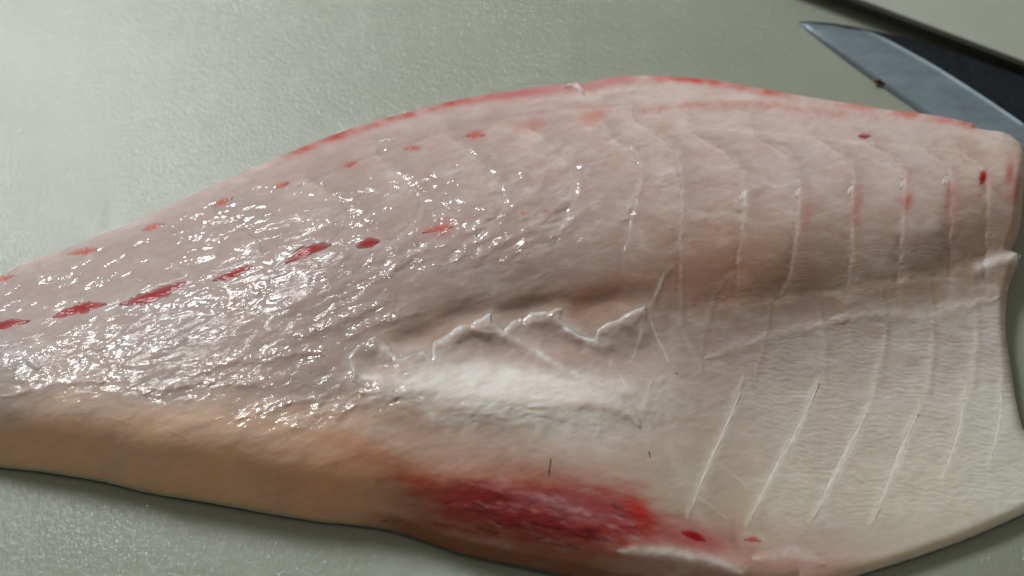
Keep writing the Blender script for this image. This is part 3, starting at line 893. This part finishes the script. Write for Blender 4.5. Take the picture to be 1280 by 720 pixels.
def overlay(name, Hm, mask, label):
    """sheet lying on the muscle: the mask's cells only, closed below by a base 3 mm further down"""
    i0, i1, j0, j1 = bbox(mask)
    m = mask[i0:i1, j0:j1]
    nu, nv = m.shape
    h = np.maximum(Hm[i0:i1, j0:j1], 0.5)
    top = lift(U[i0:i1, j0:j1], V[i0:i1, j0:j1], h / 1000).reshape(-1, 3)
    bot = top.copy(); bot[:, 2] = np.maximum(bot[:, 2] - 0.0035, 0.0003)
    q = grid_quads(nu, nv)
    keep = (m[:-1, :-1] & m[:-1, 1:] & m[1:, 1:] & m[1:, :-1]).ravel()
    q = q[keep]
    n = nu * nv
    E = np.concatenate([q[:, [0, 1]], q[:, [1, 2]], q[:, [2, 3]], q[:, [3, 0]]])
    key = E[:, 0].astype(np.int64) * n + E[:, 1]; rev = E[:, 1].astype(np.int64) * n + E[:, 0]
    B = E[~np.isin(key, rev)]
    walls = np.stack([B[:, 1] + 2 * n, B[:, 0] + 2 * n, B[:, 0] + 3 * n, B[:, 1] + 3 * n], -1)   # own vertices: a crisp edge
    qa = np.vstack([q, q[:, ::-1] + n, walls])
    used = np.unique(qa); remap = np.full(4 * n, -1); remap[used] = np.arange(len(used))
    Vv = np.vstack([top, bot, top, bot])[used]
    ob = big_mesh(name, Vv, remap[qa], M_flesh, fish)
    src = used % n
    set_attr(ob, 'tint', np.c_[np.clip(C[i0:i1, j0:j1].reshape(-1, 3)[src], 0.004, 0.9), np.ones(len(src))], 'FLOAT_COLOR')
    set_attr(ob, 'wet', wet[i0:i1, j0:j1].ravel()[src], 'FLOAT')
    set_attr(ob, 'soft', soft[i0:i1, j0:j1].ravel()[src], 'FLOAT')
    set_attr(ob, 'flow', np.stack([fu, fv, 0 * fu], -1)[i0:i1, j0:j1].reshape(-1, 3)[src] * 0.00023, 'FLOAT_VECTOR')
    if label: ob['label'] = label
    return ob


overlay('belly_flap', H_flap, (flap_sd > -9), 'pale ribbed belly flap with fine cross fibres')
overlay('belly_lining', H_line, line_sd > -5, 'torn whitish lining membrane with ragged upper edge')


# thin dark skin under the whole fillet
def skin():
    P, nrm = BASE_RING, BASE_NRM
    wob = 0.0002 * fbm(P[:, 0] * 300, P[:, 1] * 300, 171, 2)
    rings = []
    for off, z in ((-0.0001, 0.0001), (0.0001, 0.0002), (0.00005, 0.0005), (-0.002, 0.0008)):
        rings.append(np.c_[P[:, :2] + nrm * (off + wob * (off > 0))[:, None], np.full(len(P), z) + (off > 0) * np.abs(wob)])
    n = len(P)
    for r in rings[:3]: r[:, :2] -= nrm * (0.002 * sm(0.03, 0.07, P[:, 0]))[:, None]
    F = []
    for k in range(3):
        for i in range(n):
            j = (i + 1) % n
            F.append((k * n + i, k * n + j, (k + 1) * n + j, (k + 1) * n + i))
    F.append(tuple(range(n))[::-1])
    ob = mesh_obj('skin', np.vstack(rings), F, M_skin, fish)
    ob['label'] = 'thin dark skin edge under the flesh'
    return ob


skin()


def ribbon(name, poly, w, mid, rim, mat, parent=fish, n=18, m=7, pointed=True, label=None, jit=0.8, tint=None, edge_mix=1.0, soft_at=0.0):
    """slim solid laid along a line on the fillet: mid mm above the surface in the middle, rim mm at its edges, with an underside"""
    P = spline(poly, n)
    T = np.gradient(P, axis=0); T /= np.linalg.norm(T, axis=1)[:, None]
    Nn = np.c_[-T[:, 1], T[:, 0]]
    tp = np.linspace(0, 1, n)
    ww = w * (np.clip(np.sin(np.pi * np.clip(tp, .02, .98)), 0, 1) ** 0.6 if pointed else np.ones(n))
    ww = ww * (1 + 0.25 * noise(tp * 4, tp * 0 + w, int(abs(P[0, 0])) + 5))
    hs = np.array([surf_h(*p) for p in P])
    q = np.linspace(-1, 1, m)
    top = []; loc = []
    for i in range(n):
        for k in q:
            u, v = P[i] + Nn[i] * k * ww[i] / 2 + jit * 0.4 * rng.standard_normal(2) * (abs(k) < .9)
            h = surf_h(u, v)
            loc.append((surf_c(u, v), k, i))
            top.append(lift(u, v, (h + rim + (mid - rim) * (1 - k * k)) / 1000))
    top = np.array(top)
    bot = top.copy(); bot[:, 2] -= 0.0008
    N = n * m
    Q = grid_quads(n, m)
    F = [tuple(f) for f in Q] + [tuple(f[::-1] + N) for f in Q]
    idx = np.arange(N).reshape(n, m)
    rg = np.concatenate([idx[:, 0], idx[-1, 1:], idx[-2::-1, -1], idx[0, -2:0:-1]])
    for a, b in zip(rg, np.roll(rg, -1)): F.append((b, a, a + N, b + N))
    ob = mesh_obj(name, np.vstack([top, bot]), F, mat, parent)
    if label: ob['label'] = label
    if tint is not None:
        cols = []
        for c, k, i in loc:
            e = math.sin(math.pi * min(max(i / (n - 1), .02), .98)) ** 0.5
            wgt = (1 - edge_mix + edge_mix * (1 - k * k) ** 0.8) * (1 - edge_mix + edge_mix * e)
            t = np.asarray(tint) * (1 + 0.3 * rng.standard_normal() * (1 - edge_mix * 0.7))
            cols.append(c * (1 - wgt) + np.clip(t, 0.003, 0.9) * wgt)
        cols = np.array(cols * 2)
        set_attr(ob, 'tint', np.c_[cols, np.ones(len(cols))], 'FLOAT_COLOR')
        set_attr(ob, 'wet', np.full(len(cols), 0.12), 'FLOAT')
        set_attr(ob, 'soft', np.full(len(cols), soft_at), 'FLOAT')
        set_attr(ob, 'flow', np.vstack([top, top]), 'FLOAT_VECTOR')
    return ob


# blood spots of the lateral line and of the dorsal rows
for p, w, mt in SPOTS:
    if p[0][1] < 330 and p[0][0] < 1000 and w < 9: mt = M_blood_pale
    ribbon('blood_spot', p, w * 1.25, 0.12, -0.03, M_flesh, m=9, tint=lin(150, 10, 10) if mt is M_blood else lin(184, 98, 84), edge_mix=0.55 if mt is M_blood else 0.85)
# ribs: slender white lines in the flap
for p, w in RIBS:
    ribbon('rib_line', p, w * 1.5, 0.08, 0.01, M_flesh, n=34, m=11, jit=0, tint=lin(222, 214, 204))
# cut pin-bone stubs in the middle row, white glints put into their tint
for x, y in BONES:
    ribbon('pin_bone', [(x + 6, y - 7), (x + 1, y - 3), (x - 3, y + 5)], 8, 0.12, -0.02, M_flesh, n=10, m=7, jit=0.5, tint=lin(214, 204, 198))
# slack jelly tag on the dorsal edge
ribbon('membrane_tag', [(708, 110), (715, 106), (723, 110), (730, 118)], 7, 0.8, 0.0, M_flesh, n=10, m=5, tint=lin(206, 186, 184), edge_mix=0.6)

# two dark fibres stuck to the belly
for nm, p, lb in [('fibre', [(689, 572), (688, 580), (687, 588), (686, 596)], 'thin reddish dark fibre lying on the flesh above the red bruise'),
                  ('fibre', [(811, 563), (812, 567), (813, 572)], 'short black fibre on the pale belly lining right of the bruise')]:
    o = ribbon(nm, p, 2.6, 0.55, 0.25, M_hair, parent=None, n=8, m=3, jit=0)
    tag(o, lb, 'fibre', 'dark fibres on the fillet')

# ------------------------------------------------------------------ knife
def knife():
    kn = empty('knife', tuple(lift(1160, 100, 0.001)))
    tag(kn, 'kitchen knife with dark upper blade and shiny grey cutting edge behind the fillet', 'knife')
    spine = [(1000, 27), (1030, 28), (1060, 32), (1090, 38), (1130, 47), (1180, 60), (1230, 76), (1280, 94)]
    mid = [(1001, 28), (1034, 31), (1062, 36), (1092, 41), (1150, 71), (1190, 95), (1238, 126), (1282, 156)]
    edge_ = [(1002, 30), (1022, 47), (1042, 63), (1066, 81), (1100, 105), (1135, 129), (1172, 155), (1215, 186)]
    zs = np.array([1.2, 1.8, 2.2, 2.5, 2.8, 3.0, 3.2, 3.4]) / 1000
    zm = np.array([1.1, 1.7, 2.1, 2.4, 2.6, 2.8, 3.0, 3.2]) / 1000
    ze = np.full(8, 0.7) / 1000
    n = 60
    S, Mi, Ed = (lift(*spline(a, n).T, np.interp(np.linspace(0, 1, n), np.linspace(0, 1, 8), z)) for a, z in ((spine, zs), (mid, zm), (edge_, ze)))
    # on past the frame to the heel
    def on(A, L, k=10):
        d = (A[-1] - A[-6]); d[2] = 0; d /= np.linalg.norm(d)
        return np.vstack([A, A[-1] + d * np.linspace(L / k, L, k)[:, None]])
    dirn = S[-1] - S[-20]; dirn[2] = 0; dirn /= np.linalg.norm(dirn)
    ext = np.linspace(0.01, 0.07, 10)[:, None]
    S = np.vstack([S, S[-1] + dirn * ext]); Mi = np.vstack([Mi, Mi[-1] + dirn * ext]); Ed = np.vstack([Ed, Ed[-1] + dirn * ext])
    n = len(S)
    inv = np.array(kn.location)

    def strip(name, A, B, zlow, mat, sub=8, bulge=0.0):
        rows = [A + (B - A) * k / sub + np.array([0, 0, bulge]) * math.sin(math.pi * k / sub) for k in range(sub + 1)]
        top = np.stack(rows, 1).reshape(-1, 3)
        bot = top.copy(); bot[:, 2] = zlow
        N = len(top); Q = grid_quads(n, sub + 1)
        F = [tuple(f) for f in Q] + [tuple(f[::-1] + N) for f in Q]
        idx = np.arange(N).reshape(n, sub + 1)
        rg = np.concatenate([idx[:, 0], idx[-1, 1:], idx[-2::-1, -1], idx[0, -2:0:-1]])
        for a, b in zip(rg, np.roll(rg, -1)): F.append((b, a, a + N, b + N))
        return mesh_obj(name, np.vstack([top, bot]) - inv, F, mat, kn, smooth=True)
    strip('blade', S, Mi, 0.0004, M_forge)
    strip('bevel', Mi, Ed, 0.0004, M_steel, bulge=0.0004)
    # handle, beyond the frame
    p0 = (S[-1] + Ed[-1]) / 2 + dirn * 0.004; p0[2] = 0.012
    side = np.array([-dirn[1], dirn[0], 0])
    Vv = []; F = []
    for k in range(11):
        q = k / 10
        r = 0.011 * (1 if 0 < k < 10 else 0.75)
        for a in range(12):
            an = 2 * math.pi * a / 12
            Vv.append(p0 + dirn * 0.12 * q + side * r * 1.15 * math.cos(an) + np.array([0, 0, 1]) * r * math.sin(an) - inv)
    for k in range(10):
        for a in range(12):
            b = (a + 1) % 12
            F.append((k * 12 + a, k * 12 + b, k * 12 + 12 + b, k * 12 + 12 + a))
    F.append(tuple(range(12))[::-1]); F.append(tuple(range(120, 132)))
    mesh_obj('handle', Vv, F, M_wood, kn)


knife()


def crumb(name, u, v, z, rx, mat, label, cat, seed):
    r = np.random.default_rng(seed)
    c = lift(u, v, z)
    Vv = []; F = []
    nr, ns = 5, 10
    for k in range(nr + 1):
        th = math.pi / 2 * k / nr
        for a in range(ns):
            an = 2 * math.pi * a / ns
            q = 1 + 0.25 * r.standard_normal()
            Vv.append((c[0] + rx * q * math.cos(an) * math.cos(th), c[1] + rx * 0.6 * q * math.sin(an) * math.cos(th), c[2] + rx * 0.6 * math.sin(th)))
    for k in range(nr):
        for a in range(ns):
            b = (a + 1) % ns
            F.append((k * ns + a, k * ns + b, k * ns + ns + b, k * ns + ns + a))
    F.append(tuple(range(ns))[::-1]); F.append(tuple(range(nr * ns, nr * ns + ns)))
    o = mesh_obj(name, Vv, F, mat)
    return tag(o, label, cat)


crumb('blood_drop', 1097, 103, 0.0009, 0.0017, mat_simple('dried_blood', (0.07, 0.012, 0.01), 0.3), 'small dark red blood drop on the edge of the knife blade', 'blood drop', 3)
crumb('crumb', 845, 468, surf_h(845, 468) / 1000, 0.0008, mat_simple('brown_speck', (0.16, 0.06, 0.02), 0.4), 'tiny brown speck on the pale flesh right of the torn lining', 'speck', 4)
